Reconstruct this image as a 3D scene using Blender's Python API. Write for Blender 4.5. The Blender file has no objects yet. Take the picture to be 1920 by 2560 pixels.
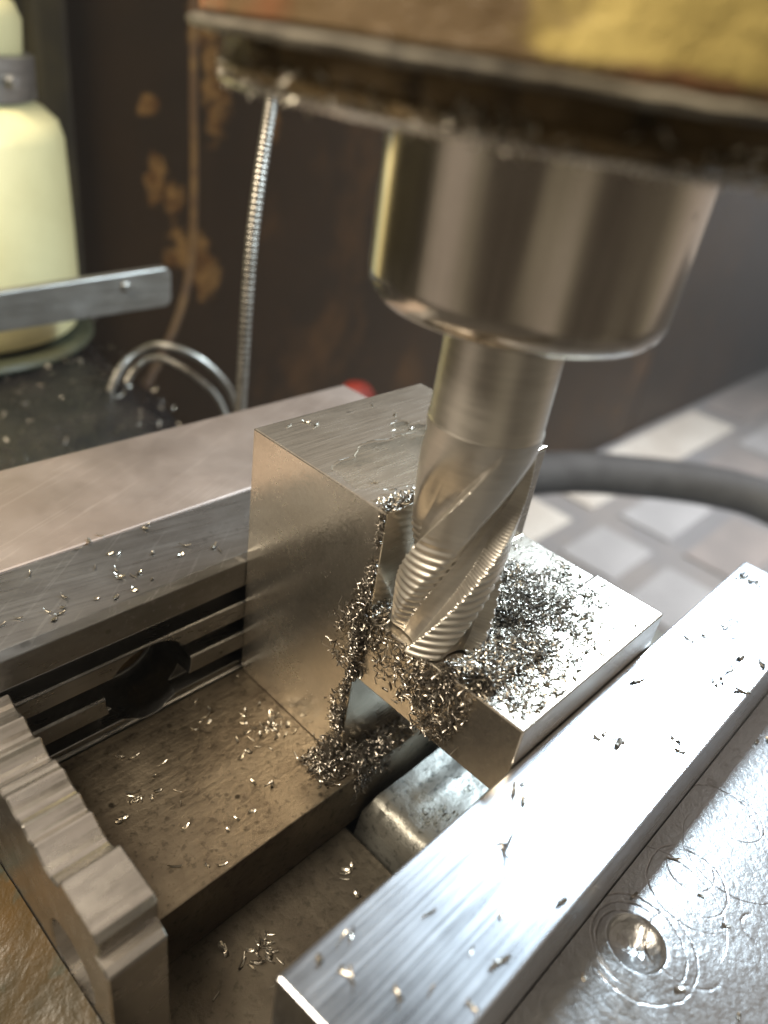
import bpy, bmesh, math, random
from mathutils import Vector, Matrix, noise as mnoise

rnd = random.Random(7)
SC = bpy.context.scene
COL = SC.collection
S = 0.053                      # one layout unit = 53 mm (width of the workpiece)

# ------------------------------------------------------------------ camera
CAM = (-1.68394, -2.13781, 2.66253)
RIGHT = (0.69649602, -0.70388412, 0.139429)
FWD = (0.65468581, 0.54381419, -0.5250263)
cd = bpy.data.cameras.new('camera'); cam = bpy.data.objects.new('camera', cd); COL.objects.link(cam)
r_ = Vector(RIGHT).normalized(); f_ = Vector(FWD).normalized(); u_ = r_.cross(f_).normalized()
cam.matrix_world = Matrix(((r_.x, u_.x, -f_.x, CAM[0]*S), (r_.y, u_.y, -f_.y, CAM[1]*S), (r_.z, u_.z, -f_.z, CAM[2]*S), (0, 0, 0, 1)))
cd.sensor_fit = 'VERTICAL'; cd.sensor_height = 36.0; cd.sensor_width = 27.0
cd.lens = 1866.85/2560*36
cd.clip_start = 0.004; cd.clip_end = 60
cd.dof.use_dof = True; cd.dof.focus_distance = 2.86*S; cd.dof.aperture_fstop = 10.5; cd.dof.aperture_blades = 0
SC.camera = cam

# ------------------------------------------------------------------ world and lamps
w = bpy.data.worlds.new('World'); SC.world = w; w.use_nodes = True
nt = w.node_tree; bg = nt.nodes['Background']
tc = nt.nodes.new('ShaderNodeTexCoord'); no = nt.nodes.new('ShaderNodeTexNoise'); cr = nt.nodes.new('ShaderNodeValToRGB')
no.inputs['Scale'].default_value = 1.5; no.inputs['Detail'].default_value = .6
wm = nt.nodes.new('ShaderNodeMapping'); wm.inputs['Scale'].default_value = (1, 1, .25)   # made-up surroundings, stretched upright to reflect as stripes in the tool holder
nt.links.new(tc.outputs['Generated'], wm.inputs['Vector']); nt.links.new(wm.outputs['Vector'], no.inputs['Vector']); nt.links.new(no.outputs['Fac'], cr.inputs['Fac'])
cr.color_ramp.elements[0].position = .40; cr.color_ramp.elements[0].color = (.06, .048, .036, 1)
cr.color_ramp.elements[1].position = .64; cr.color_ramp.elements[1].color = (.46, .385, .32, 1)
e_ = cr.color_ramp.elements.new(.50); e_.color = (.22, .19, .135, 1)
nt.links.new(cr.outputs['Color'], bg.inputs['Color']); bg.inputs['Strength'].default_value = 0.92

def lamp(name, pos, target, size, power, color):
    l = bpy.data.lights.new(name, 'AREA'); l.shape = 'DISK'; l.size = size*S; l.energy = power; l.color = color
    o = bpy.data.objects.new(name, l); COL.objects.link(o); o.location = Vector(pos)*S
    o.rotation_euler = (Vector(target)-Vector(pos)).to_track_quat('-Z', 'Y').to_euler()
    return o
lamp('led_work_lamp', (4.25, -.62, 3.95), (.9, -1.3, .7), 1.2, 1.9, (.68, .85, 1.0))
lamp('warm_workshop_lamp', (-8, 1.5, 13), (0, -.5, .4), 8.0, 12.5, (1.0, .88, .70))
cl_ = lamp('tile_fill_lamp', (28, -8, 24), (27, 6, -12), 12, 13, (.95, .96, 1.0)); cl_.data.spread = math.radians(75)  # added fill that brightens the floor tiles, narrowed to miss the vise

vs = SC.view_settings
vs.view_transform = 'Standard'; vs.look = 'None'; vs.exposure = 0.42; vs.gamma = 1.0; vs.use_curve_mapping = False
SC.cycles.use_denoising = True
SC.cycles.max_bounces = 8; SC.cycles.glossy_bounces = 5; SC.cycles.sample_clamp_indirect = 4.0
SC.cycles.caustics_reflective = False; SC.cycles.caustics_refractive = False

# ------------------------------------------------------------------ material helpers
class NT:
    def __init__(s, name):
        s.m = bpy.data.materials.new(name); s.m.use_nodes = True; s.t = s.m.node_tree
        s.b = s.t.nodes['Principled BSDF']; s.tc = None
    def n(s, typ, **kw):
        k = s.t.nodes.new(typ)
        for a, v in kw.items(): setattr(k, a, v)
        return k
    def l(s, a, b): s.t.links.new(a, b)
    def co(s, scale=(1, 1, 1), rot=(0, 0, 0), loc=(0, 0, 0)):
        if s.tc is None: s.tc = s.n('ShaderNodeTexCoord')
        src = s.tc.outputs['Object']
        if any(rot):           # turn first, stretch afterwards, so that streaks really run at an angle
            m0 = s.n('ShaderNodeMapping'); m0.inputs['Rotation'].default_value = rot; s.l(src, m0.inputs['Vector']); src = m0.outputs['Vector']
        mp = s.n('ShaderNodeMapping'); mp.inputs['Scale'].default_value = [c/S for c in scale]; mp.inputs['Location'].default_value = loc
        s.l(src, mp.inputs['Vector']); return mp.outputs['Vector']
    def noise(s, scale=(1, 1, 1), detail=4, rough=.55, rot=(0, 0, 0), loc=(0, 0, 0), dist=0):
        k = s.n('ShaderNodeTexNoise'); k.inputs['Scale'].default_value = 1; k.inputs['Detail'].default_value = detail
        k.inputs['Roughness'].default_value = rough; k.inputs['Distortion'].default_value = dist
        s.l(s.co(scale, rot, loc), k.inputs['Vector']); return k.outputs['Fac']
    def ramp(s, src, stops):
        k = s.n('ShaderNodeValToRGB'); e = k.color_ramp.elements
        while len(e) < len(stops): e.new(.5)
        for q, (p, c) in zip(e, stops):
            q.position = p; q.color = (c, c, c, 1) if isinstance(c, (int, float)) else (*c, 1)
        s.l(src, k.inputs['Fac']); return k.outputs['Color']
    def math(s, op, a, b=None, clamp=False):
        k = s.n('ShaderNodeMath', operation=op); k.use_clamp = clamp
        for i, v in enumerate((a, b)):
            if v is None: continue
            if isinstance(v, (int, float)): k.inputs[i].default_value = v
            else: s.l(v, k.inputs[i])
        return k.outputs[0]
    def mix(s, fac, a, b, mode='MIX'):
        k = s.n('ShaderNodeMix', data_type='RGBA', blend_type=mode)
        for i, v in ((0, fac), (6, a), (7, b)):
            if isinstance(v, (int, float)): k.inputs[i].default_value = v if i == 0 else (v, v, v, 1)
            elif isinstance(v, tuple): k.inputs[i].default_value = (*v, 1)
            else: s.l(v, k.inputs[i])
        return k.outputs[2]
    def bump(s, h, strength=.2, dist=.01, prev=None):
        k = s.n('ShaderNodeBump'); k.inputs['Strength'].default_value = strength; k.inputs['Distance'].default_value = dist*S
        s.l(h, k.inputs['Height'])
        if prev is not None: s.l(prev, k.inputs['Normal'])
        return k.outputs['Normal']
    def out(s, color=None, rough=None, metal=None, normal=None, **kw):
        for key, v in (('Base Color', color), ('Roughness', rough), ('Metallic', metal), ('Normal', normal)):
            if v is None: continue
            if isinstance(v, tuple): s.b.inputs[key].default_value = (*v, 1)
            elif isinstance(v, (int, float)): s.b.inputs[key].default_value = v
            else: s.l(v, s.b.inputs[key])
        for k, v in kw.items(): s.b.inputs[k].default_value = v
        return s.m

def steel(name, base, dark, rough=(.25, .45), brush=None, brush_bump=.15, stain=1.6, pit=0.0, pit_scale=26, stain_rng=(.35, .7),
          metal=.95, specks=0.0, brush_col=.35, rot=(0, 0, 0), scr=0.0, scr_rot=1.2):
    """worn machined steel: brush = per-axis stretch of the machining marks"""
    t = NT(name)
    st = t.noise((stain,)*3, 6, .62)
    col = t.mix(t.ramp(st, [(stain_rng[0], 0.0), (stain_rng[1], 1.0)]), dark, base)
    nrm = None
    rf = t.noise((stain*2.3,)*3, 5, .6, loc=(3, 1, 2))
    if brush:
        br = t.noise(brush, 2, .5, rot=rot)
        col = t.mix(brush_col, col, t.mix(t.ramp(br, [(.3, 0.0), (.7, 1.0)]), tuple(c*.55 for c in base), tuple(min(1, c*1.25) for c in base)))
        nrm = t.bump(br, brush_bump, .012)
        rf = t.math('ADD', t.math('MULTIPLY', rf, .6), t.math('MULTIPLY', br, .4))
    if scr:
        for k, ro in enumerate(((0, 0, scr_rot),)):
            sv = t.noise((45, 1.6, 30), 4, .6, rot=ro, loc=(k*7, 2, 1), dist=.6)
            ln = t.ramp(sv, [(.58, 0.0), (.72, 1.0)])
            col = t.mix(t.math('MULTIPLY', ln, scr), col, tuple(min(1, c*1.9) for c in base))
    if pit:
        pv = t.noise((pit_scale,)*3, 4, .7)
        nrm = t.bump(pv, pit, .02, nrm)
        col = t.mix(t.math('MULTIPLY', t.ramp(pv, [(.36, 1.0), (.46, 0.0)]), .7*min(1, pit*5)), col, tuple(c*.3 for c in dark))
    if specks:
        sp = t.n('ShaderNodeTexVoronoi'); sp.inputs['Scale'].default_value = 1; t.l(t.co((13, 13, 13)), sp.inputs['Vector'])
        mk = t.ramp(sp.outputs['Distance'], [(.10, 1.0), (.2, 0.0)])
        gate = t.ramp(t.noise((2.2,)*3, 3), [(.5, 0.0), (.6, 1.0)])
        col = t.mix(t.math('MULTIPLY', t.math('MULTIPLY', mk, gate), specks), col, tuple(c*.2 for c in dark))
    r = t.n('ShaderNodeMapRange'); r.inputs['From Min'].default_value = .3; r.inputs['From Max'].default_value = .7
    r.inputs['To Min'].default_value = rough[0]; r.inputs['To Max'].default_value = rough[1]; t.l(rf, r.inputs['Value'])
    return t.out(col, r.outputs[0], metal, nrm)

M = {}
M['block'] = steel('milled_block_steel', (.62, .57, .49), (.48, .43, .355), (.17, .31), (5, 70, 70), .05, 1.3, rot=(.35, 0, 0), specks=.35, brush_col=.2)
M['plate'] = steel('oily_ground_plate', (.31, .26, .19), (.12, .096, .07), (.28, .5), (6, 60, 6), .05, 1.4, pit=.14, pit_scale=24, specks=.9, brush_col=.08)
M['jawplate'] = steel('hard_jaw_steel', (.34, .34, .34), (.20, .195, .185), (.22, .42), (3, 60, 40), .06, 1.5, rot=(0, 0, .15), scr=.22, scr_rot=.9, specks=.3, brush_col=.15)
M['jawbody'] = steel('worn_brown_jaw_casting', (.50, .43, .385), (.38, .31, .265), (.40, .54), None, 0, .9, scr=.16, scr_rot=1.2)
M['groove'] = M['jawplate']
M['movplate'] = steel('bright_brushed_jaw_steel', (.48, .485, .50), (.38, .385, .40), (.24, .38), (1.6, 85, 40), .06, 1.4, metal=1.0)
M['bed'] = steel('oily_vise_bed', (.15, .13, .10), (.075, .063, .05), (.38, .58), (40, 5, 10), .04, 2.0, pit=.12, pit_scale=25, specks=.5, brush_col=.06)
M['bar'] = steel('sawn_scalloped_steel', (.66, .62, .57), (.44, .41, .37), (.18, .32), (5, 30, 30), .12, 3.0, pit=.03, pit_scale=18, brush_col=.14)
M['cast'] = steel('wet_grey_casting', (.21, .205, .18), (.12, .115, .10), (.36, .56), None, 0, 3.5, pit=.22, pit_scale=26, metal=.7)
M['cutter'] = steel('cutter_steel', (.68, .64, .57), (.57, .53, .47), (.33, .45), (8, 8, 60), .03, 2.0, brush_col=.15)
M['holder'] = steel('polished_holder_steel', (.62, .57, .50), (.48, .43, .37), (.15, .23), (50, 50, 3), .015, 1.5, specks=.6, brush_col=.12)
M['nose'] = steel('grimy_spindle_nose', (.26, .175, .075), (.085, .058, .028), (.25, .5), None, 0, 3.0, pit=.5, pit_scale=12, metal=.35)

def chipmat(name, c1, c2, rough=.22):
    t = NT(name)
    g = t.n('ShaderNodeNewGeometry')
    col = t.ramp(g.outputs['Random Per Island'], [(0, c2), (.55, c1), (1, tuple(min(1, c*1.35) for c in c1))])
    return t.out(col, rough, 1.0)
M['chip'] = chipmat('steel_chips', (.33, .30, .25), (.06, .05, .04), .33)
M['chipdark'] = chipmat('oily_steel_chips', (.27, .245, .21), (.06, .05, .038), .30)

def movbody():
    t = NT('scribed_jaw_casting')
    p1 = t.noise((14,)*3, 5, .7); p2 = t.noise((45,)*3, 3, .6)
    st = t.noise((1.6,)*3, 5)
    col = t.mix(t.ramp(st, [(.35, 0.0), (.7, 1.0)]), (.27, .265, .26), (.36, .355, .35))
    pit = t.ramp(p1, [(.34, 1.0), (.42, 0.0)])
    col = t.mix(t.math('MULTIPLY', pit, .4), col, (.13, .115, .10))
    nrm = t.bump(p1, .07, .03); nrm = t.bump(p2, .26, .010, nrm)
    # scribed tool-mark circles, in layout units relative to the object's origin
    if t.tc is None: t.co()
    sep = t.n('ShaderNodeSeparateXYZ'); t.l(t.co((1, 1, 1)), sep.inputs[0])
    ox, oy = MOVB_O
    wob = t.math('MULTIPLY', t.math('SUBTRACT', t.noise((9,)*3, 3), .5), .022)
    tot = None
    rings = [(.075, -2.035, .145, .006), (.085, -2.03, .165, .005), (.09, -2.04, .19, .005), (.20, -2.16, .125, .007), (.06, -2.03, .12, .005),
             (.44, -2.06, .13, .006), (.49, -2.04, .085, .006), (.43, -2.08, .165, .004), (.80, -2.02, .15, .005), (.85, -2.06, .11, .004),
             (.70, -2.13, .2, .004), (.46, -2.30, .05, .008), (.25, -2.02, .24, .003)]
    for k, (cx, cy, r, wd) in enumerate(rings):
        dx = t.math('SUBTRACT', sep.outputs[0], cx-ox); dy = t.math('SUBTRACT', sep.outputs[1], cy-oy)
        d = t.math('SQRT', t.math('ADD', t.math('MULTIPLY', dx, dx), t.math('MULTIPLY', dy, dy)))
        e = t.math('ABSOLUTE', t.math('ADD', t.math('SUBTRACT', d, r), wob))
        g = t.math('SUBTRACT', 1.0, t.math('DIVIDE', e, wd), clamp=True)
        an = t.math('ADD', t.math('MULTIPLY', t.math('SINE', t.math('ADD', t.math('ARCTAN2', dy, dx), k*1.7)), 1.2), .55, clamp=True)
        g = t.math('MULTIPLY', g, an)
        tot = g if tot is None else t.math('MAXIMUM', tot, g)
    tot = t.math('MULTIPLY', tot, t.ramp(t.noise((24,)*3, 3), [(.36, .15), (.58, 1.0)]))
    nrm = t.bump(t.math('SUBTRACT', 1.0, tot), .24, .010, nrm)
    col = t.mix(t.math('MULTIPLY', tot, .8), col, (.13, .11, .10))
    return t.out(col, t.ramp(p2, [(.3, .30), (.7, .42)]), 1.0, nrm)

def paint_mat(name, base, under, thr=(.45, .55), scale=2.0, rough=.45, third=None, metal=0.0, bump=.3, spec=.5):
    t = NT(name)
    a = t.noise((scale,)*3, 6, .65)
    col = t.mix(t.ramp(a, [(thr[0], 1.0), (thr[1], 0.0)]), base, under)
    if third:
        b = t.noise((scale*1.7,)*3, 5, .6, loc=(5, 3, 1)); col = t.mix(t.ramp(b, [(.58, 0.0), (.66, 1.0)]), col, third)
    nrm = t.bump(t.noise((scale*9,)*3, 4, .6), bump, .03)
    return t.out(col, rough, metal, nrm, **{'Specular IOR Level': spec})
def column_mat():
    """brown oily paint, worn through to ochre primer in ragged patches"""
    t = NT('oil_stained_brown_column')
    a = t.noise((.22,)*3, 6, .65)
    col = t.mix(t.ramp(a, [(.3, 1.0), (.75, 0.0)]), (.040, .0235, .011), (.022, .015, .008))
    b = t.noise((.45, .45, .3), 6, .7, loc=(5, 3, 1)); col = t.mix(t.ramp(b, [(.55, 0.0), (.72, 1.0)]), col, (.075, .040, .015))
    sep = t.n('ShaderNodeSeparateXYZ'); t.l(t.co((1, 1, 1)), sep.inputs[0])
    rag = t.math('MULTIPLY', t.math('SUBTRACT', t.noise((3.2,)*3, 6, .7), .5), 3.4); tot = None
    for x, z, rx, rz in ((6.25, -.05, .30, .55), (6.62, -.35, .3, .5), (6.9, -1.35, .6, .55), (7.4, -1.9, .45, .6), (8.93, 1.03, .2, .4), (6.1, 1.2, .3, .25), (7.55, 1.7, .4, 1.3), (7.3, 2.6, .5, .6)):
        dx = t.math('DIVIDE', t.math('SUBTRACT', sep.outputs[0], x-COLO[0]), rx); dz = t.math('DIVIDE', t.math('SUBTRACT', sep.outputs[2], z-COLO[2]), rz)
        g = t.math('SUBTRACT', 1.0, t.math('ADD', t.math('MULTIPLY', dx, dx), t.math('MULTIPLY', dz, dz)))
        tot = g if tot is None else t.math('MAXIMUM', tot, g)
    mk = t.ramp(t.math('ADD', tot, rag), [(.25, 0.0), (.75, 1.0)])
    col = t.mix(mk, col, t.mix(t.ramp(t.noise((4,)*3, 4), [(.4, 0.0), (.6, 1.0)]), (.10, .05, .016), (.21, .125, .045)))
    return t.out(col, .5, 0.0, t.bump(t.noise((2,)*3, 4, .6), .3, .03), **{'Specular IOR Level': .15})
COLO = (18.075, 12.1, -12.0)
M['column'] = column_mat()
M['panel'] = paint_mat('dark_olive_panel', (.045, .04, .02), (.02, .018, .012), (.4, .6), .5, .4)
M['cream'] = paint_mat('cream_plastic', (.82, .74, .40), (.72, .64, .33), (.35, .65), 1.1, .42, bump=.05)
M['ringgreen'] = paint_mat('dull_green_rim', (.07, .075, .045), (.045, .05, .03), (.4, .6), 2.0, .4, bump=.05)
M['band'] = steel('grey_band', (.42, .41, .39), (.33, .32, .30), (.35, .5), (3, 3, 40), .1)
M['strap'] = steel('dull_flat_bar', (.40, .39, .36), (.28, .26, .22), (.35, .5), (3, 40, 40), .1, specks=.3)
M['floor'] = paint_mat('grimy_floor', (.17, .17, .172), (.20, .19, .18), (.42, .58), .2, .6)
M['tile'] = paint_mat('pale_floor_tile', (.50, .48, .43), (.42, .39, .34), (.42, .58), .25, .4)
M['tilegrey'] = paint_mat('grey_floor_tile', (.33, .33, .33), (.28, .28, .28), (.42, .58), .25, .45)
M['tilebrown'] = paint_mat('brown_floor_tile', (.25, .225, .21), (.20, .185, .175), (.42, .58), .25, .45)
M['rubber'] = paint_mat('black_rubber', (.085, .09, .098), (.065, .068, .074), (.4, .6), 2.0, .65)
M['red'] = paint_mat('red_plastic', (.22, .018, .007), (.15, .012, .005), (.4, .6), 2.0, .55)
M['flange'] = steel('greasy_grey_flange', (.20, .18, .14), (.07, .06, .045), (.4, .6), None, 0, 4.0, pit=.6, pit_scale=14, metal=.3)
M['hose'] = steel('braided_hose_metal', (.38, .355, .31), (.24, .22, .185), (.3, .45), None, 0, 8)
M['yellow'] = paint_mat('yellow_machine_paint', (.52, .37, .075), (.10, .058, .028), (.40, .50), 1.0, .38, None)
M['visepaint'] = paint_mat('worn_orange_brown_paint', (.065, .036, .009), (.03, .023, .011), (.36, .68), 1.8, .4, (.035, .04, .03))
M['grime'] = chipmat('greasy_crud', (.50, .46, .38), (.05, .04, .028), .28)

def oilmat():
    t = NT('cutting_oil_film'); o = t.t.nodes['Material Output']
    tr = t.n('ShaderNodeBsdfTransparent'); tr.inputs[0].default_value = (.985, .98, .965, 1)
    gl = t.n('ShaderNodeBsdfGlossy'); gl.inputs['Roughness'].default_value = .14
    fr = t.n('ShaderNodeFresnel'); fr.inputs[0].default_value = 1.12
    mx = t.n('ShaderNodeMixShader'); t.l(fr.outputs[0], mx.inputs[0]); t.l(tr.outputs[0], mx.inputs[1]); t.l(gl.outputs[0], mx.inputs[2])
    t.l(mx.outputs[0], o.inputs['Surface']); t.t.nodes.remove(t.b)
    return t.m
M['oil'] = oilmat()
def matmat():
    t = NT('wet_black_mat')
    p = t.noise((2.5,)*3, 6, .7)
    return t.out(t.ramp(p, [(.4, (.006, .006, .007)), (.7, (.022, .019, .017))]), t.ramp(p, [(.4, .08), (.6, .3)]), 0.0, t.bump(t.noise((7,)*3, 5, .7), .5, .08))
M['mat'] = matmat()

# ------------------------------------------------------------------ object helpers (layout units in, metres out)
def tag(o, label=None, cat=None, group=None, kind=None):
    for k, v in (('label', label), ('category', cat), ('group', group), ('kind', kind)):
        if v: o[k] = v
    return o
def thing(name, loc, label=None, cat=None, group=None):
    o = bpy.data.objects.new(name, None); COL.objects.link(o); o.location = Vector(loc)*S; o.empty_display_size = .01
    return tag(o, label, cat, group)
def obj(name, vf, mat, parent=None, smooth=False, bevel=0, seg=2, origin=None):
    vs_, fs = vf
    xs = [v[0] for v in vs_]; ys = [v[1] for v in vs_]; zs_ = [v[2] for v in vs_]
    o0 = Vector(origin) if origin else Vector(((min(xs)+max(xs))/2, (min(ys)+max(ys))/2, min(zs_)))
    me = bpy.data.meshes.new(name)
    me.from_pydata([tuple((Vector(v)-o0)*S) for v in vs_], [], fs); me.update()
    bm = bmesh.new(); bm.from_mesh(me); bmesh.ops.recalc_face_normals(bm, faces=bm.faces); bm.to_mesh(me); bm.free()
    if smooth: me.polygons.foreach_set('use_smooth', [True]*len(me.polygons)); me.set_sharp_from_angle(angle=math.radians(38))
    o = bpy.data.objects.new(name, me); COL.objects.link(o)
    me.materials.append(M[mat] if isinstance(mat, str) else mat)
    o.location = o0*S
    if parent:
        o.parent = parent; o.location = o0*S - parent_world(parent)
    if bevel:
        b = o.modifiers.new('bevel', 'BEVEL'); b.width = bevel*S; b.segments = seg; b.limit_method = 'ANGLE'; b.angle_limit = math.radians(35)
        b.harden_normals = False
    return o
def parent_world(p):
    v = Vector(p.location)
    while p.parent: p = p.parent; v += Vector(p.location)
    return v
def box(x0, x1, y0, y1, z0, z1):
    v = [(x, y, z) for x in (x0, x1) for y in (y0, y1) for z in (z0, z1)]
    return v, [(0, 1, 3, 2), (4, 6, 7, 5), (0, 4, 5, 1), (2, 3, 7, 6), (0, 2, 6, 4), (1, 5, 7, 3)]
def prism(poly, ax, a, b):
    n = len(poly); mk = {'x': lambda p, t: (t, p[0], p[1]), 'y': lambda p, t: (p[0], t, p[1]), 'z': lambda p, t: (p[0], p[1], t)}[ax]
    v = [mk(p, a) for p in poly]+[mk(p, b) for p in poly]
    return v, [tuple(range(n)), tuple(range(2*n-1, n-1, -1))]+[(i, (i+1) % n, n+(i+1) % n, n+i) for i in range(n)]
def lathe(prof, c=(0, 0), n=64, cap=True, jit=None):
    v, f = [], []
    for k, (r, z) in enumerate(prof):
        for i in range(n):
            a = 2*math.pi*i/n; rr = r; zz = z
            if jit:
                dr, dz = jit(a, z, k); rr += dr; zz += dz
            v.append((c[0]+rr*math.cos(a), c[1]+rr*math.sin(a), zz))
    for k in range(len(prof)-1):
        for i in range(n):
            j = (i+1) % n; f.append((k*n+i, k*n+j, (k+1)*n+j, (k+1)*n+i))
    if cap:
        f.append(tuple(range(n))); f.append(tuple(range((len(prof)-1)*n, len(prof)*n)))
    return v, f
def tube(pts, r, n=12, rad=None):
    """swept tube through points; rad(i) modulates the radius"""
    P = [Vector(p) for p in pts]; v, f = [], []; up = Vector((0.2, .1, 1)).normalized(); prev = None
    for i, p in enumerate(P):
        t = (P[min(i+1, len(P)-1)]-P[max(i-1, 0)]).normalized()
        if prev is None: a = t.cross(up if abs(t.dot(up)) < .9 else Vector((1, 0, 0))).normalized()
        else: a = (prev-t*prev.dot(t)).normalized()
        prev = a; b = t.cross(a); rr = r*(rad(i) if rad else 1)
        for k in range(n):
            q = 2*math.pi*k/n; v.append(tuple(p+a*math.cos(q)*rr+b*math.sin(q)*rr))
    for i in range(len(P)-1):
        for k in range(n):
            j = (k+1) % n; f.append((i*n+k, i*n+j, (i+1)*n+j, (i+1)*n+k))
    f.append(tuple(range(n))); f.append(tuple(range((len(P)-1)*n, len(P)*n)))
    return v, f
def spline(ctrl, n):
    """Catmull-Rom through control points"""
    c = [Vector(p) for p in ctrl]; c = [c[0]*2-c[1]]+c+[c[-1]*2-c[-2]]; out = []; m = len(c)-3
    for i in range(n+1):
        u = i/n*m; k = min(int(u), m-1); t = u-k; a, b, d, e = c[k:k+4]
        out.append(tuple(.5*((2*b)+(d-a)*t+(2*a-5*b+4*d-e)*t*t+(3*b-a-3*d+e)*t**3)))
    return out
def join(*vfs):
    v, f = [], []
    for a, b in vfs:
        o = len(v); v += list(a); f += [tuple(i+o for i in q) for q in b]
    return v, f
def cut(o, cutter_vf):
    """boolean difference, applied"""
    c = obj('cut', cutter_vf, 'block'); m = o.modifiers.new('cut', 'BOOLEAN'); m.object = c; m.operation = 'DIFFERENCE'; m.solver = 'EXACT'
    dg = bpy.context.evaluated_depsgraph_get(); me = bpy.data.meshes.new_from_object(o.evaluated_get(dg))
    o.modifiers.clear(); old = o.data; o.data = me; me.name = old.name; bpy.data.meshes.remove(old)
    bpy.data.objects.remove(c, do_unlink=True)
def cyl(p0, p1, r, n=40): return tube([p0, p1], r, n)

# ------------------------------------------------------------------ fitted layout
H, Y1, L, ZS, Y0, ZB = 1.309, -.753, 1.0, .849, -1.47, .522
HJ, YP, ZBED, HM = .675, -.827, -.34, .692
AX, AY, RC = .153, -.962, .190

# ------------------------------------------------------------------ setting: floor, machine column
FZ = -12.0
fl = tag(obj('floor', box(-30, 80, -25, 40, FZ-.6, FZ), 'floor'), kind='structure')
rows = [(8.45, 10.85, [(10, 15.2), (16.6, 22.5), (24.0, 27.3), (29.3, 38.8), (40.2, 46)]),
        (5.3, 7.5, [(9, 14), (15.2, 19.0), (20.2, 23.2), (24.6, 28.7), (30.1, 36), (37, 44)]),
        (2.2, 4.5, [(9, 13), (14.2, 18.2), (19.4, 22.8), (24.2, 29), (30.4, 37)]),
        (-1.0, 1.3, [(12, 16.5), (17.7, 22), (23.2, 29), (30, 37)])]
for ri, (a, b, cs) in enumerate(rows):
    for ci, (x0, x1) in enumerate(cs):
        brown = (ri == 0 and ci == 4) or (ri, ci) in ((1, 4), (2, 3))
        obj('tile', box(x0, x1, a, b, FZ-.3, FZ+.12), 'tilebrown' if brown else ('tile' if ri == 0 else 'tilegrey'), fl, bevel=.04)

colm = thing('machine_column', (14, 12, FZ), 'dark oil-stained brown machine column filling the background', 'column')
obj('panel', box(4.35, 31.8, 11.2, 13, FZ, 9), 'column', colm, bevel=.1)
obj('panel', box(31.95, 75, 11.25, 13, FZ, 9), 'column', colm, bevel=.1)
obj('panel', box(-14, 4.2, 11.0, 13, FZ, 9), 'panel', colm, bevel=.1)
obj('panel_edge', box(3.95, 4.5, 10.6, 11.0, FZ, 9), 'panel', colm, bevel=.1)
# ------------------------------------------------------------------ black mat, bottle, flat bar, hoses behind the vise
def matgrid():
    v, f = [], []; nx, ny = 60, 60
    for j in range(ny+1):
        for i in range(nx+1):
            u, q = i/nx, j/ny; y = 1.3+q*5.9; xr = 1.42+.21*(y-1.3)*.9+.1*math.sin(y*2.0)
            x = -3.5+(xr+3.5)*u
            z = -.5+.05*mnoise.noise((x*1.3, y*1.3, 0))+.02*mnoise.noise((x*5, y*5, 3))-.35*max(0, u-.93)/.07*.6
            v.append((x, y, z))
    for j in range(ny):
        for i in range(nx): a = j*(nx+1)+i; f.append((a, a+1, a+nx+2, a+nx+1))
    m = len(v); v += [(x, y, z-.12) for x, y, z in v]
    f += [tuple(reversed([i+m for i in q])) for q in f]
    rim = [i for i in range(nx+1)]+[j*(nx+1)+nx for j in range(1, ny+1)]+[ny*(nx+1)+i for i in range(nx-1, -1, -1)]+[j*(nx+1) for j in range(ny-1, 0, -1)]
    for k in range(len(rim)): a, b = rim[k], rim[(k+1) % len(rim)]; f.append((a, b, b+m, a+m))
    return v, f
tag(obj('rubber_mat', matgrid(), 'mat', smooth=True), 'wet black rubber mat speckled with chips behind the fixed jaw', 'mat')

BC = (.88, 6.3)
bot = thing('plastic_canister', (BC[0], BC[1], -.5), 'pale yellow plastic canister with grey band standing on the black mat', 'canister')
obj('base_ring', lathe([(1.28, -.5), (1.40, -.5), (1.42, -.46), (1.39, -.42), (1.3, -.41)], BC, 72), 'ringgreen', bot, smooth=True)
obj('body', lathe([(1.10, -.36), (1.26, -.33), (1.30, -.2), (1.29, .6), (1.265, 1.45), (1.22, 1.60), (1.10, 1.70), (.98, 1.76)], BC, 72), 'cream', bot, smooth=True)
bd = obj('band', lathe([(.98, 1.765), (1.05, 1.775), (1.055, 2.12), (.98, 2.13)], BC, 72), 'band', bot, smooth=True)
obj('band_screw', cyl((BC[0]+.49, BC[1]-.93, 1.95), (BC[0]+.53, BC[1]-1.01, 1.95), .05, 16), 'band', bd)
obj('neck', lathe([(.96, 2.135), (.98, 2.40), (.93, 2.52), (.80, 2.62), (.74, 3.3)], BC, 72), 'cream', bot, smooth=True)

sb = thing('flat_bar', (1.0, 3.9, -.5), 'grey flat metal bar with rounded end and rivet in front of the yellow canister', 'bar')
pts = [(-1.6, .235), (-1.6, .50)]
for k in range(7):
    a = math.pi/2-k*math.pi/12; pts.append((2.0+.08*math.cos(a), .61+.08*math.sin(a)))
for k in range(7):
    a = -k*math.pi/12; pts.append((2.0+.08*math.cos(a), .415+.08*math.sin(a)))
obj('strip', prism(pts, 'y', 3.95, 4.05), 'strap', sb, bevel=.012)
rv = obj('rivet', lathe([(.045, 0), (.04, .02), (.02, .03)], (0, 0), 16), 'strap', sb); rv.rotation_euler = (math.radians(90), 0, 0)
rv.location = Vector((1.62, 3.945, .56))*S - Vector(sb.location)
obj('bracket_post', box(-1.5, -1.2, 3.9, 4.1, -.55, .3), 'strap', sb, bevel=.02)

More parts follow.
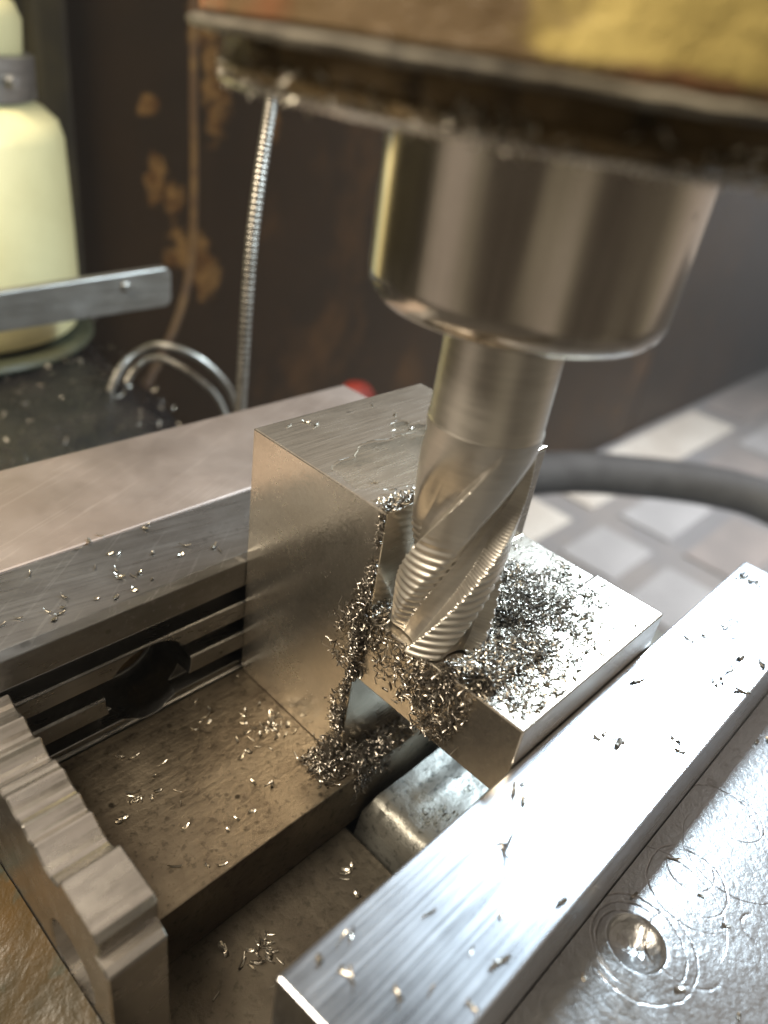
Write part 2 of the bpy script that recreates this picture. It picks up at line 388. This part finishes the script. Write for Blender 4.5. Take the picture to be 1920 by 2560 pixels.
def rib_rad(i): return (.90, 1.0, 1.02, 1.0)[i % 4]
def hose_rad(i): return 1+.18*(1 if i % 2 else -1)
tag(obj('braided_hose', tube(spline([(1.58, 2.2, -.9), (1.60, 2.2, .2), (1.635, 2.2, 1.4), (1.745, 2.2, 2.3), (1.80, 2.2, 2.66)], 420), .044, 14, rib_rad), 'hose', smooth=False),
    'straight braided metal hose hanging vertically from under the spindle', 'hose', 'braided hoses')
tag(obj('braided_hose', tube(spline([(1.45, 4.2, -.75), (1.62, 4.1, -.26), (1.85, 4.02, -.07), (2.12, 4, -.10), (2.5, 4, -.33), (2.85, 4, -.78), (3.0, 4, -1.5)], 130), .036, 12, hose_rad), 'hose'),
    'upper of two curved braided hoses arching down beside the straight one', 'hose', 'braided hoses')
tag(obj('braided_hose', tube(spline([(1.75, 4.5, -.85), (1.95, 4.4, -.42), (2.2, 4.3, -.34), (2.55, 4.1, -.60), (2.78, 4.05, -.95), (2.9, 4, -1.6)], 110), .032, 12, hose_rad), 'hose'),
    'lower of two curved braided hoses, mostly in shade', 'hose', 'braided hoses')
tag(obj('thin_cable', tube(spline([(6.4, 10.2, 4.0), (6.4, 10.2, 1.5), (6.42, 10.2, .2), (6.3, 10.1, -1.2), (5.8, 9.8, -2.2), (4.9, 9.4, -3.2)], 40), .07, 8), paint_mat('brown_cable', (.16, .10, .04), (.1, .06, .03)), smooth=True),
    'thin brown cable hanging against the dark column', 'cable')
kn = thing('red_knob', (5.1, 4.3, -2.5), 'round red knob peeking out behind the fixed jaw', 'knob')
obj('ball', lathe([(.02, -1.76), (.16, -1.72), (.25, -1.60), (.28, -1.46), (.25, -1.31), (.16, -1.2), (.02, -1.16)], (5.1, 4.3), 32), 'red', kn, smooth=True)
obj('stem', cyl((5.1, 4.3, -2.5), (5.1, 4.3, -1.74), .09, 16), 'strap', kn, smooth=True)
tag(obj('black_cable', tube(spline([(3.0, 4.6, -3.4), (6.0, 3.9, -3.0), (8.7, 3.05, -3.02), (10.2, 2.12, -3.08), (11.15, 1.05, -3.06), (11.5, .1, -3.08), (11.5, -1.6, -3.3)], 70), .36, 20), 'rubber', smooth=True),
    'thick black cable arching above the tiled floor at right', 'cable')

# ------------------------------------------------------------------ the vise
vise = thing('machine_vise', (.3, -.6, -1.2), 'steel milling vise with grooved fixed jaw and bright movable jaw', 'vise')
obj('fixed_jaw', box(-2.4, 1.72, .455, 1.225, -.9, HJ+.004), 'jawbody', vise, bevel=.012)
jp = [(0, -.36), (0, .006), (.012, .012), (.012, .045), (.09, .055), (.09, .128), (0, .134), (0, .224), (.01, .230), (.09, .236), (.09, .316), (0, .322), (0, .412), (.01, .418), (.09, .424), (.09, .508), (0, .513),
      (0, HJ-.028), (.03, HJ), (.45, HJ), (.45, -.36)]
jaw = obj('fixed_jaw_plate', prism(jp, 'x', -2.4, 1.72), 'jawplate', vise)
cut(jaw, cyl((-.485, -.2, .205), (-.485, .30, .205), .205, 48))
jaw.data.materials.clear(); jaw.data.materials.append(M['jawplate'])
b = jaw.modifiers.new('bevel', 'BEVEL'); b.width = .004*S; b.segments = 1; b.limit_method = 'ANGLE'
sc_ = obj('jaw_screw', lathe([(.13, .0), (.13, .05), (.11, .06)], (0, 0), 32), 'nose', vise); sc_.rotation_euler = (math.radians(90), 0, 0)
sc_.location = Vector((-.485, .295, .205))*S - Vector(vise.location)
def bedrail(x0, x1):
    return prism([(x0, -.9), (x0, ZBED), (x1-.012, ZBED), (x1, ZBED-.012), (x1, -.9)], 'y', -5, .44)
obj('bed_rail', bedrail(-2.2, 0.0), 'bed', vise)
obj('bed_rail', prism([(1.25, -.9), (1.25, ZBED), (2.6, ZBED), (2.6, -.9)], 'y', -5, .44), 'bed', vise, bevel=.01)
obj('bed_bottom', box(-2.2, 2.6, -5, 1.225, -1.2, -.905), 'bed', vise)
def lump():
    v, f = [], []; nx, ny = 36, 30
    for j in range(ny+1):
        for i in range(nx+1):
            u, q = i/nx, j/ny; x = .04+1.14*u; y = -.84-.72*q
            e = min(1, u/.09+.1, (1-u)/.1, q/.06+.45); ez = math.sqrt(max(0, 1-(1-e)**2))
            z = -.62+.42*ez+.010*mnoise.noise((x*5, y*5, 1))+.006*mnoise.noise((x*14, y*14, 2))
            z += .02*math.exp(-((y+1.0)/.02)**2)*(1 if .2 < u < .6 else 0)
            v.append((x, y, z))
    for j in range(ny):
        for i in range(nx): a = j*(nx+1)+i; f.append((a, a+1, a+nx+2, a+nx+1))
    m = len(v); v += [(x, y, -.9) for x, y, z in v[:]]
    f += [tuple(reversed([i+m for i in q])) for q in f]
    rim = [i for i in range(nx+1)]+[j*(nx+1)+nx for j in range(1, ny+1)]+[ny*(nx+1)+i for i in range(nx-1, -1, -1)]+[j*(nx+1) for j in range(ny-1, 0, -1)]
    for k in range(len(rim)): a, b2 = rim[k], rim[(k+1) % len(rim)]; f.append((a, b2, b2+m, a+m))
    return v, f
obj('screw_nut', lump(), 'cast', vise, smooth=True)
obj('movable_jaw_plate', prism([(-1.0, -1.472), (-.965, -1.878), (2.05, -1.878), (2.05, -1.472)], 'z', ZBED+.004, HM), 'movplate', vise, bevel=.008, seg=2)
# movable jaw body, with a drilled dimple in its top
MZ = .30
DC, DR = (.085, -2.035), .098
def mbody():
    x0, x1, ya, yb = -1.0, 2.3, -4.6, -1.882
    angs = sorted(set([2*math.pi*i/56 for i in range(56)]+[math.atan2(cy-DC[1], cx-DC[0]) % (2*math.pi) for cx in (x0, x1) for cy in (ya, yb)]))
    n = len(angs); v, f = [], []
    rings = [(.0, -.052), (.018, -.051), (.022, -.047), (.040, -.044), (.044, -.040), (.062, -.035), (.066, -.031), (.080, -.024), (.092, -.015), (.0965, -.003), (.099, .0025), (.108, .003), (.118, .0)]
    for r, dz in rings:
        for a in angs: v.append((DC[0]+max(r, .001)*math.cos(a), DC[1]+max(r, .001)*math.sin(a), MZ+dz+(.002*mnoise.noise((math.cos(a)*3, math.sin(a)*3, r*60)) if r else 0)))
    for z in (MZ, -.33):
        for a in angs:
            ca, sa = math.cos(a), math.sin(a); t = 1e9
            if ca > 1e-9: t = min(t, (x1-DC[0])/ca)
            if ca < -1e-9: t = min(t, (x0-DC[0])/ca)
            if sa > 1e-9: t = min(t, (yb-DC[1])/sa)
            if sa < -1e-9: t = min(t, (ya-DC[1])/sa)
            v.append((DC[0]+t*ca, DC[1]+t*sa, z))
    R_ = len(rings)+2
    for k in range(R_-1):
        for i in range(n): j = (i+1) % n; f.append((k*n+i, k*n+j, (k+1)*n+j, (k+1)*n+i))
    f.append(tuple(range(n))); f.append(tuple(range((R_-1)*n, R_*n)))
    return v, f
MOVB_O = (.65, -3.241)
obj('movable_jaw', mbody(), movbody(), vise, smooth=True, origin=(MOVB_O[0], MOVB_O[1], -.33))

# painted casting bottom left, beside the scalloped bar
def castside():
    v, f = [], []; nx, ny = 26, 40
    for j in range(ny+1):
        for i in range(nx+1):
            u, q = i/nx, j/ny; x = -1.244-1.1*u; y = .3-2.6*q
            z = -.10-.13*(y+.2)-.42*u**.8+.02*mnoise.noise((x*4, y*4, 5))+.008*mnoise.noise((x*17, y*17, 5))
            v.append((x, y, z))
    for j in range(ny):
        for i in range(nx): a = j*(nx+1)+i; f.append((a, a+1, a+nx+2, a+nx+1))
    m = len(v); v += [(x, y, -.89) for x, y, z in v[:]]
    f += [tuple(reversed([i+m for i in q])) for q in f]
    rim = [i for i in range(nx+1)]+[j*(nx+1)+nx for j in range(1, ny+1)]+[ny*(nx+1)+i for i in range(nx-1, -1, -1)]+[j*(nx+1) for j in range(ny-1, 0, -1)]
    for k in range(len(rim)): a, b2 = rim[k], rim[(k+1) % len(rim)]; f.append((a, b2, b2+m, a+m))
    return v, f
obj('painted_body', castside(), 'visepaint', vise, smooth=True)

# ------------------------------------------------------------------ plate, workpiece, scalloped bar
tag(obj('support_plate', box(-1.046, 1.6, YP, -.004, ZBED+.003, 0), 'plate', bevel=.006),
    'flat oily brown steel plate lying on the vise bed under the block', 'plate')
YC = -.715
wp = [(-.002, .002), (-.002, H), (Y1, H), (Y1, ZS), (-1.146, ZS), (-1.152, ZS+.012), (Y0, ZS+.012), (Y0, ZB), (YC, ZB), (YC, .002)]
tag(obj('steel_block', prism(wp, 'x', 0, L), 'block', bevel=.006, seg=2), 'stepped grey steel block being milled, upright between the vise jaws', 'workpiece')

def scallop():
    """profile (y, z) of the bar's wavy sawn top, extruded along x"""
    top = [(.0, .50)]
    ys = [0, -.06, -.15, -.26, -.36, -.375, -.42, -.52, -.54, -.66, -.775, -.80]
    def arc(a, b, za, zb_, d, n=8): return [(a+(b-a)*k/n, za+(zb_-za)*k/n-d*math.sin(math.pi*k/n)) for k in range(1, n+1)]
    top += arc(0, -.13, .50, .49, .03)+arc(-.13, -.255, .49, .50, .045)+[(-.262, .505)]
    top += arc(-.262, -.362, .50, .475, .03)+[(-.372, .50)]+arc(-.372, -.43, .50, .505, .012, 4)
    top += arc(-.43, -.54, .505, .485, .02)+arc(-.54, -.62, .485, .480, .022)+arc(-.62, -.775, .48, .462, .035)+[(-.785, .50), (-.80, .508)]
    top += [(-.985, .50), (-1.005, .47), (-1.008, .40), (-.99, .385), (-1.03, .375), (-1.055, .355), (-1.06, -.20), (-1.02, ZBED+.003), (0, ZBED+.003)]
    return [(y, z) for y, z in top]
sbv = prism([(y-.004, z) for y, z in scallop()], 'x', -1.24, -1.05)
bar = obj('scalloped_bar', sbv, 'bar')
cut(bar, cyl((-1.6, -.80, .075), (-1.10, -.80, .075), .145, 48))
bar.data.materials.clear(); bar.data.materials.append(M['bar'])
b = bar.modifiers.new('bevel', 'BEVEL'); b.width = .006*S; b.segments = 1; b.limit_method = 'ANGLE'; b.angle_limit = math.radians(40)
tag(bar, 'narrow steel bar with scalloped sawn top and a round hole in its side', 'bar')

# ------------------------------------------------------------------ end mill, holder, spindle
def endmill():
    z0, z1, zr = ZS+.006, 1.72, 1.31; nz, na = 420, 192; v, f = [], []
    sm = lambda q: q*q*(3-2*q)
    for k in range(nz+1):
        z = z0+(z1-z0)*k/nz; tw = (z-z0)*math.tan(math.radians(30))/RC
        fade = 1 if z < 1.40 else sm(max(0, 1-(z-1.40)/.32))
        for i in range(na):
            a = 2*math.pi*i/na; u = ((a-tw)*4/(2*math.pi)) % 1.0
            # land with relief, heel, concave gullet, then the sharp rake face of the next edge
            if u < .42: d = .010*(u/.42)
            elif u < .66: d = .010+.050*sm((u-.42)/.24)
            elif u < .965: d = .060+.008*math.sin(math.pi*(u-.66)/.305)
            else: d = .060*(1-(u-.965)/.035)
            r = RC-d*fade
            if z < zr+.05 and u < .60: r -= .009*min(1, (zr+.05-z)/.10)*(.5+.5*math.sin(2*math.pi*(z-u*.04)/.036))
            r -= .004*sm(min(1, max(0, (z-1.25)/.12)))
            if k == 0: r -= .006
            v.append((AX+r*math.cos(a), AY+r*math.sin(a), z))
    for k in range(nz):
        for i in range(na): j = (i+1) % na; f.append((k*na+i, k*na+j, (k+1)*na+j, (k+1)*na+i))
    f.append(tuple(range(na))); f.append(tuple(range(nz*na, (nz+1)*na)))
    return v, f
mill = thing('end_mill', (AX, AY, ZS), 'fluted roughing end mill cutting the step of the steel block', 'cutter')
obj('fluted_end', endmill(), 'cutter', mill, smooth=True)
obj('shank', lathe([(.186, 1.7205), (.182, 1.73), (.182, 2.30)], (AX, AY), 64), 'cutter', mill, smooth=True)

hold = thing('tool_holder', (AX, AY, 2.07), 'polished cylindrical steel tool holder gripping the end mill', 'tool holder')
hb = obj('body', lathe([(.19, 2.10), (.30, 2.085), (.375, 2.075), (.40, 2.082), (.418, 2.10), (.427, 2.125), (.430, 2.16), (.432, 2.62)], (AX, AY), 96), 'holder', hold, smooth=True)
obj('collet_ring', lathe([(.186, 2.06), (.20, 2.055), (.26, 2.06), (.265, 2.09), (.19, 2.095)], (AX, AY), 64), 'holder', hold, smooth=True)

spin = thing('spindle_head', (AX, AY, 2.55), 'grimy round spindle nose under a yellow painted machine head', 'spindle')
def nosejit(a, z, k):
    q = (math.cos(a)*6, math.sin(a)*6, z*9); return .012*mnoise.noise(q), .006*mnoise.noise((q[0]*2, q[1]*2, q[2]+4))
obj('nose_ring', lathe([(.44, 2.565), (.62, 2.555), (.76, 2.548), (.815, 2.552), (.835, 2.568), (.835, 2.585), (.825, 2.595), (.82, 2.635), (.83, 2.64)], (AX, AY), 160, jit=nosejit), 'nose', spin, smooth=True)
obj('flange', lathe([(.80, 2.642), (.885, 2.640), (.90, 2.643), (.905, 2.655), (.89, 2.664), (.87, 2.665)], (AX, AY), 160, jit=nosejit), 'flange', spin, smooth=True)
obj('worn_rim', tube([(AX+.832*math.cos(k*math.pi/90), AY+.832*math.sin(k*math.pi/90), 2.5535+.003*mnoise.noise((k*.15, 1, 2))) for k in range(181)], .009, 8, lambda i: .75+.5*abs(mnoise.noise((i*.22, 0, 5)))), 'bar', spin, smooth=True)
def headmat():
    t = NT('yellow_and_brown_machine_head')
    sep = t.n('ShaderNodeSeparateXYZ'); t.l(t.co((1, 1, 1)), sep.inputs[0])
    # yellow paint survives on the side turned away from the chip spray, above a ragged edge
    side = t.math('ADD', t.math('MULTIPLY', sep.outputs[0], -.57), t.math('MULTIPLY', sep.outputs[1], -.82))
    rag = t.math('MULTIPLY', t.math('SUBTRACT', t.noise((7,)*3, 6, .65), .5), .16)
    e1 = t.math('ADD', t.math('SUBTRACT', side, .77), rag)
    e2 = t.math('ADD', t.math('MULTIPLY', t.math('SUBTRACT', sep.outputs[2], .022), 3.0), rag)
    mk = t.ramp(t.math('MINIMUM', e1, e2), [(.0, 0.0), (.03, 1.0)])
    br = t.mix(t.ramp(t.noise((1.6,)*3, 4), [(.45, 0.0), (.62, 1.0)]), (.11, .072, .034), (.21, .062, .024))
    yl = t.mix(t.ramp(t.noise((3,)*3, 5), [(.35, 0.0), (.6, 1.0)]), (.36, .27, .085), (.56, .44, .15))
    return t.out(t.mix(mk, br, yl), .4, 0.0, t.bump(t.noise((12,)*3, 5, .7), .5, .03))
obj('head_casting', lathe([(.86, 2.666), (.875, 2.675), (.88, 2.9), (.9, 3.9)], (AX, AY), 128, jit=nosejit), headmat(), spin, smooth=True)

# ------------------------------------------------------------------ chips
def chip_vf(length, width, curl, arch, th, nseg=4, twist=0.0, taper=0.0):
    """curled sliver of steel; lies along x, bends in z"""
    top, bot_ = [], []; v = []
    R = length/max(curl, 1e-3)
    for k in range(nseg+1):
        a = (k/nseg-.5)*curl; cx, cz = R*math.sin(a), R*(1-math.cos(a)); wk = width*(1-.25*abs(2*k/nseg-1)**3)*(1-taper*k/nseg)*rnd.uniform(.85, 1.1); tw = twist*(k/nseg-.5)
        for s_, off in ((-1, 0), (0, arch), (1, 0)):
            v.append((cx, s_*wk/2*math.cos(tw)-off*math.sin(tw), cz+off*math.cos(tw)+s_*wk/2*math.sin(tw)))
    n = len(v); v += [(x, y, z-th) for x, y, z in v]; f = []
    for k in range(nseg):
        for s_ in range(2): a = k*3+s_; q = (a, a+1, a+4, a+3); f.append(q); f.append(tuple(i+n for i in reversed(q)))
        f.append((k*3, k*3+3, k*3+3+n, k*3+n)); f.append((k*3+2, k*3+2+n, k*3+5+n, k*3+5))
    f.append((0, n, n+1, 1)); f.append((1, n+1, n+2, 2)); e = nseg*3
    f.append((e, e+1, e+1+n, e+n)); f.append((e+1, e+2, e+2+n, e+1+n))
    return v, f
VAR = []
for k in range(10):
    ln = [.045, .055, .068, .045, .036, .058, .050, .075, .040, .03][k]
    VAR.append(chip_vf(ln, [.014, .012, .010, .016, .017, .011, .015, .007, .012, .012][k], rnd.uniform(.3, 1.8), rnd.uniform(.001, .006), .0022, twist=rnd.uniform(-1.4, 1.4), taper=rnd.uniform(0, .7)))

for k in range(8):     # fine needles
    VAR.append(chip_vf(rnd.uniform(.035, .075), rnd.uniform(.004, .007), rnd.uniform(.2, 1.4), .001, .002, twist=rnd.uniform(-2, 2), taper=rnd.uniform(0, .6)))
for k in range(3):     # crumbs
    VAR.append(chip_vf(rnd.uniform(.012, .02), rnd.uniform(.008, .012), .8, .003, .004))
def place(vf, pos, normal, spin_a, tilt, sc=1.0):
    n = Vector(normal).normalized(); a = Vector((0, 0, 1)) if abs(n.z) < .9 else Vector((1, 0, 0))
    x = a.cross(n).normalized(); y = n.cross(x); m = Matrix((x, y, n)).transposed()
    m = m @ Matrix.Rotation(spin_a, 3, 'Z') @ Matrix.Rotation(tilt, 3, 'Y') @ Matrix.Rotation(rnd.uniform(-.7, .7), 3, 'X')
    P = Vector(pos); return [tuple(P+m @ (Vector(q)*sc)) for q in vf[0]], vf[1]
class Heap:
    def __init__(s): s.v = []; s.f = []
    def add(s, pos, normal, tilt=.5, sc=1.0):
        vf = place(rnd.choice(VAR), pos, normal, rnd.uniform(0, 6.283), rnd.uniform(-tilt, tilt), sc*rnd.uniform(.7, 1.2))
        o = len(s.v); s.v += vf[0]; s.f += [tuple(i+o for i in q) for q in vf[1]]
    def build(s, name, mat, label, cat='chips'):
        return tag(obj(name, (s.v, s.f), mat), label, cat, kind='stuff')
N3 = lambda x, y, z=0: mnoise.noise((x, y, z))
# heap on the step, thick in front of the cutter, thinning towards the far corner and the clean front edge
h = Heap(); cnt = 0
while cnt < 9500:
    x = rnd.uniform(0, .98); y = rnd.uniform(Y0+.02, Y1-.01)
    dc = math.hypot(x-AX, y-AY)
    if dc < RC+.012: continue
    zt = ZS+(.012 if y < -1.15 else 0)
    d = 1.15*math.exp(-(max(0, dc-.2)/.22)**2)                          # round the cutter
    d += .9*math.exp(-((x-.10)/.16)**2-((y+1.17)/.10)**2)               # thrown forward
    d += .75*math.exp(-((x-.52)/.24)**2-((y+1.02)/.14)**2)              # behind the cutter
    d += .16*math.exp(-((x-.5)/.35)**2)*(1 if y > -1.40 else .4)
    d *= .75+.9*N3(x*7, y*7, 3)
    if y < -1.30: d *= .35
    if x < .05 and y < -1.24: d *= .25
    if x < .12 and y > -.86: d *= .7
    if x > .8 and y > -1.0: d *= .35
    if rnd.random() > d: continue
    hgt = max(0, min(.065, .055*(d-.25)))
    h.add((x, y, zt+.006+rnd.uniform(0, hgt)), (rnd.uniform(-.2, .2), rnd.uniform(-.2, .2), 1), .4 if hgt > .02 else .15, rnd.uniform(.42, .80)); cnt += 1
h.build('chip_heap', 'chip', 'heap of curled bright steel chips round the foot of the end mill')
# chips stuck with oil to the near side of the step
h = Heap(); cnt = 0
while cnt < 850:
    y = rnd.uniform(-1.26, -.68); z = rnd.uniform(ZB+.02, ZS+.01)
    low = ZB+.02+.28*abs(N3(y*9, 1.7))+(.0 if -1.2 < y < -.95 else .05)
    core = math.exp(-((y+1.08)/.12)**2)*.95+math.exp(-((y+.74)/.07)**2)*.8+.12
    if z < low and rnd.random() > .06: continue
    if rnd.random() > core*(.55+.7*(z-ZB)/(ZS-ZB)): continue
    th = .025*core if core > .6 else .008
    h.add((-.006-rnd.uniform(0, th), y, z), (-1, rnd.uniform(-.3, .3), rnd.uniform(0, .5)), .4, .68); cnt += 1
h.build('clinging_chips', 'chipdark', 'oily steel chips clinging to the side of the step below the cutter')
# column of chips along the milled vertical edge of the block
h = Heap(); cnt = 0
while cnt < 1900:
    z = rnd.random()*H
    wdt = .016+.02*abs(N3(z*6, 4))+.075*math.exp(-((z-.80)/.16)**2)+.085*math.exp(-((z-.62)/.10)**2)+.05*math.exp(-((z-.30)/.12)**2)+.10*math.exp(-(z/.12)**2)
    edge = Y1 if z > ZB else YC
    y = edge+.004+abs(rnd.gauss(0, .5))*wdt
    if z > 1.15 and rnd.random() > .25: continue
    if .85 < z < 1.15 and rnd.random() > .5: continue
    if .42 < z < .52 and rnd.random() > .3: continue
    if N3(y*11, z*11, 9) < -.18: continue
    h.add((-.006-rnd.uniform(0, .35*wdt), y, z), (-1, rnd.uniform(-.4, .4), rnd.uniform(-.1, .5)), .4, .55); cnt += 1
h.build('edge_chips', 'chipdark', 'ragged line of oily chips along the milled edge of the upright block')
# silvery chips on the top corner of the block
h = Heap()
for k in range(230):
    x = abs(rnd.gauss(0, .16)); y = Y1+abs(rnd.gauss(0, .03))*(1+x)
    if x > .5: continue
    h.add((x+.005, y+.004, H+.004+rnd.uniform(0, .02)), (0, 0, 1), .5, .62)
h.build('corner_chips', 'chip', 'silvery chips gathered on the top corner of the block behind the end mill')
# chips and sludge on the ledge of the plate at the block's foot
h = Heap(); cnt = 0
while cnt < 800:
    x = rnd.gauss(.02, .22) if rnd.random() < .7 else rnd.uniform(-.05, .75); y = rnd.uniform(YP-.0, YC)
    if x < -.14 or x > .8: continue
    if x < 0: y = rnd.uniform(-.80, -.60)
    d = math.exp(-(abs(x)/.22)**2)+.25
    if rnd.random() > d: continue
    h.add((x, y, .004+rnd.uniform(0, .06*d*(1 if x > -.03 else .3))), (rnd.uniform(-.3, .3), rnd.uniform(-.5, .2), 1), .5, .7); cnt += 1
for k in range(170):      # hanging over the front edge of the plate
    x = abs(rnd.gauss(0, .12)); h.add((x, YP-.004, -abs(rnd.gauss(0, .06))), (0, -1, .3), .4, .65)
h.build('foot_chips', 'chipdark', 'dark oily chip sludge on the plate ledge at the foot of the block')
# crud round the spindle nose
h = Heap()
for k in range(2200):
    a = rnd.uniform(0, 6.283); z = 2.55+abs(rnd.gauss(0, .02)) if rnd.random() < .75 else rnd.uniform(2.55, 2.63)
    lf = math.exp(-((math.atan2(math.sin(a-2.3), math.cos(a-2.3)))/.5)**2)
    if z > 2.6 and rnd.random() > lf: continue
    h.add((AX+.832*math.cos(a), AY+.832*math.sin(a), z), (math.cos(a), math.sin(a), -.3), .45, .62)
h.build('spindle_crud', 'grime', 'greasy crust of chips around the rim of the spindle nose')
# specks on the black mat
h = Heap()
for k in range(520):
    y = rnd.uniform(1.35, 6.0); x = rnd.uniform(-1.5, 1.42+.19*(y-1.3))
    h.add((x, y, -.455+.05*N3(x*1.3, y*1.3, 0)), (0, 0, 1), .7, 1.35)
h.build('mat_chips', 'chip', 'fine bright specks of swarf scattered over the black mat')

# single scattered chips: each an object, meshes shared
CH, CHD = [], []
for k, vf in enumerate(VAR[:14]):
    me = bpy.data.meshes.new('chip'); vf = ([(q[0]*.85, q[1]*1.5, q[2]*1.0) for q in vf[0]], vf[1]); zm = min(q[2] for q in vf[0])
    me.from_pydata([(q[0]*S, q[1]*S, (q[2]-zm)*S) for q in vf[0]], [], vf[1]); me.update()
    bm = bmesh.new(); bm.from_mesh(me); bmesh.ops.recalc_face_normals(bm, faces=bm.faces); bm.to_mesh(me); bm.free()
    me.materials.append(M['chip']); CH.append(me)
    m2 = me.copy(); m2.materials.clear(); m2.materials.append(M['chipdark']); CHD.append(m2)
def scatter(n, region, z, label, group, reject=None, sc=(.7, 1.2), clump=.3, meshes=CH):
    last = None; k = 0; guard = 0
    while k < n and guard < n*60:
        guard += 1
        if last and rnd.random() < clump: x, y = last[0]+rnd.gauss(0, .03), last[1]+rnd.gauss(0, .03)
        else: x, y = rnd.uniform(region[0], region[1]), rnd.uniform(region[2], region[3])
        if not (region[0] <= x <= region[1] and region[2] <= y <= region[3]): continue
        if reject and reject(x, y): continue
        last = (x, y)
        o = bpy.data.objects.new('steel_chip', rnd.choice(meshes)); COL.objects.link(o)
        o.location = Vector((x, y, z+.001))*S; s_ = rnd.uniform(*sc); o.scale = (s_, s_, s_)
        o.rotation_euler = (rnd.uniform(-.3, .3), rnd.uniform(-.15, .15), rnd.uniform(0, 6.283))
        tag(o, label, 'chip', group); k += 1
scatter(80, (-.98, -.03, -.81, -.03), .0, 'small steel chip lying on the oily support plate', 'chips scattered on the support plate',
        reject=lambda x, y: rnd.random() > .35+.65*(x+1), sc=(.6, 1.0), clump=.55)
scatter(45, (-.85, -.02, -1.42, -.87), ZBED, 'small steel chip on the vise bed between plate and movable jaw', 'chips scattered on the vise bed', sc=(.75, 1.1), clump=.6)
scatter(55, (-.9, 2.0, -1.85, -1.50), HM, 'small steel chip on top of the bright movable jaw strip', 'chips scattered on the movable jaw strip', sc=(.7, 1.2), clump=.4, meshes=CHD)
scatter(48, (-.6, 1.6, -2.7, -1.92), MZ, 'small steel chip on the scratched movable jaw body', 'chips scattered on the movable jaw body',
        reject=lambda x, y: math.hypot(x-DC[0], y-DC[1]) < .13, sc=(.5, .95), clump=.2, meshes=CHD)
scatter(30, (-1.0, -.05, .05, .50), HJ+.003, 'small steel chip on the top of the fixed jaw', 'chips scattered on the fixed jaw', sc=(.6, 1.0), clump=.2)
scatter(14, (.05, .8, -.68, -.05), H, 'small steel chip on the top face of the upright block', 'chips scattered on the block top', sc=(.4, .8), clump=.1)
scatter(22, (.15, .98, Y0+.02, -1.24), ZS+.012, 'loose steel chip on the clean front strip of the block step', 'chips on the front of the step', sc=(.6, 1.1), clump=.35, meshes=CHD)

# ------------------------------------------------------------------ oil film on the block top, drips on the casting
def puddle(cx, cy, z, rx, ry, seed, wob=.35, hgt=.006, n=56):
    v = []; f = []; prof = [(1.0, 0), (.985, .8), (.97, 1.0), (.95, .75), (.93, .6), (.3, .6)]
    for s_, hz in prof:
        for i in range(n):
            a = 2*math.pi*i/n; k = 1+wob*mnoise.noise((math.cos(a)*1.4+seed, math.sin(a)*1.4, seed*2.3))+wob*.4*mnoise.noise((math.cos(a)*4+seed, math.sin(a)*4, seed))
            v.append((cx+rx*k*s_*math.cos(a), cy+ry*k*s_*math.sin(a), z+.0006+hgt*hz))
    for q in range(len(prof)-1):
        for i in range(n): j = (i+1) % n; f.append((q*n+i, q*n+j, (q+1)*n+j, (q+1)*n+i))
    f.append(tuple(range((len(prof)-1)*n, len(prof)*n)))
    return v, f
tag(obj('oil_film', puddle(.33, -.50, H, .30, .17, 3.0), 'oil', smooth=True), 'thin oil puddle with a curved rim on the block top', 'oil', kind='stuff')
tag(obj('oil_film', puddle(.56, -.33, H, .10, .07, 5.0, .6), 'oil', smooth=True), 'small jagged oil patch on the block top beside the cutter', 'oil', kind='stuff')
dv = []
for k in range(26):
    x = rnd.choice((.25, .30, .52, .56))+rnd.gauss(0, .03); y = -1.02-.35*abs(x-.45)+rnd.gauss(0, .04)
    dv.append(puddle(x, y, -.205+.02*N3(x*5, y*5, 1), rnd.uniform(.008, .022), rnd.uniform(.008, .018), k, .3, .016, 14))
tag(obj('oil_drops', join(*dv), 'oil', smooth=True), 'shiny drops of oil on the grey casting in the vise gap', 'oil', kind='stuff')

# ------------------------------------------------------------------ thin pale volume added to imitate lens glare
hz = obj('glare_haze', box(-15.5, 81, -26, 41, FZ-20, 32), 'oil'); hz['kind'] = 'stuff'; hz['label'] = 'thin pale volume added in place of lens glare'; hz['category'] = 'glare_haze'
hm = bpy.data.materials.new('glare_haze_air'); hm.use_nodes = True; ht = hm.node_tree
for n_ in list(ht.nodes):
    if n_.type != 'OUTPUT_MATERIAL': ht.nodes.remove(n_)
pv = ht.nodes.new('ShaderNodeVolumePrincipled'); pv.inputs['Density'].default_value = .05; pv.inputs['Anisotropy'].default_value = .6; pv.inputs['Color'].default_value = (.92, .96, 1, 1)
ht.links.new(pv.outputs[0], ht.nodes['Material Output'].inputs['Volume'])
hz.data.materials.clear(); hz.data.materials.append(hm)
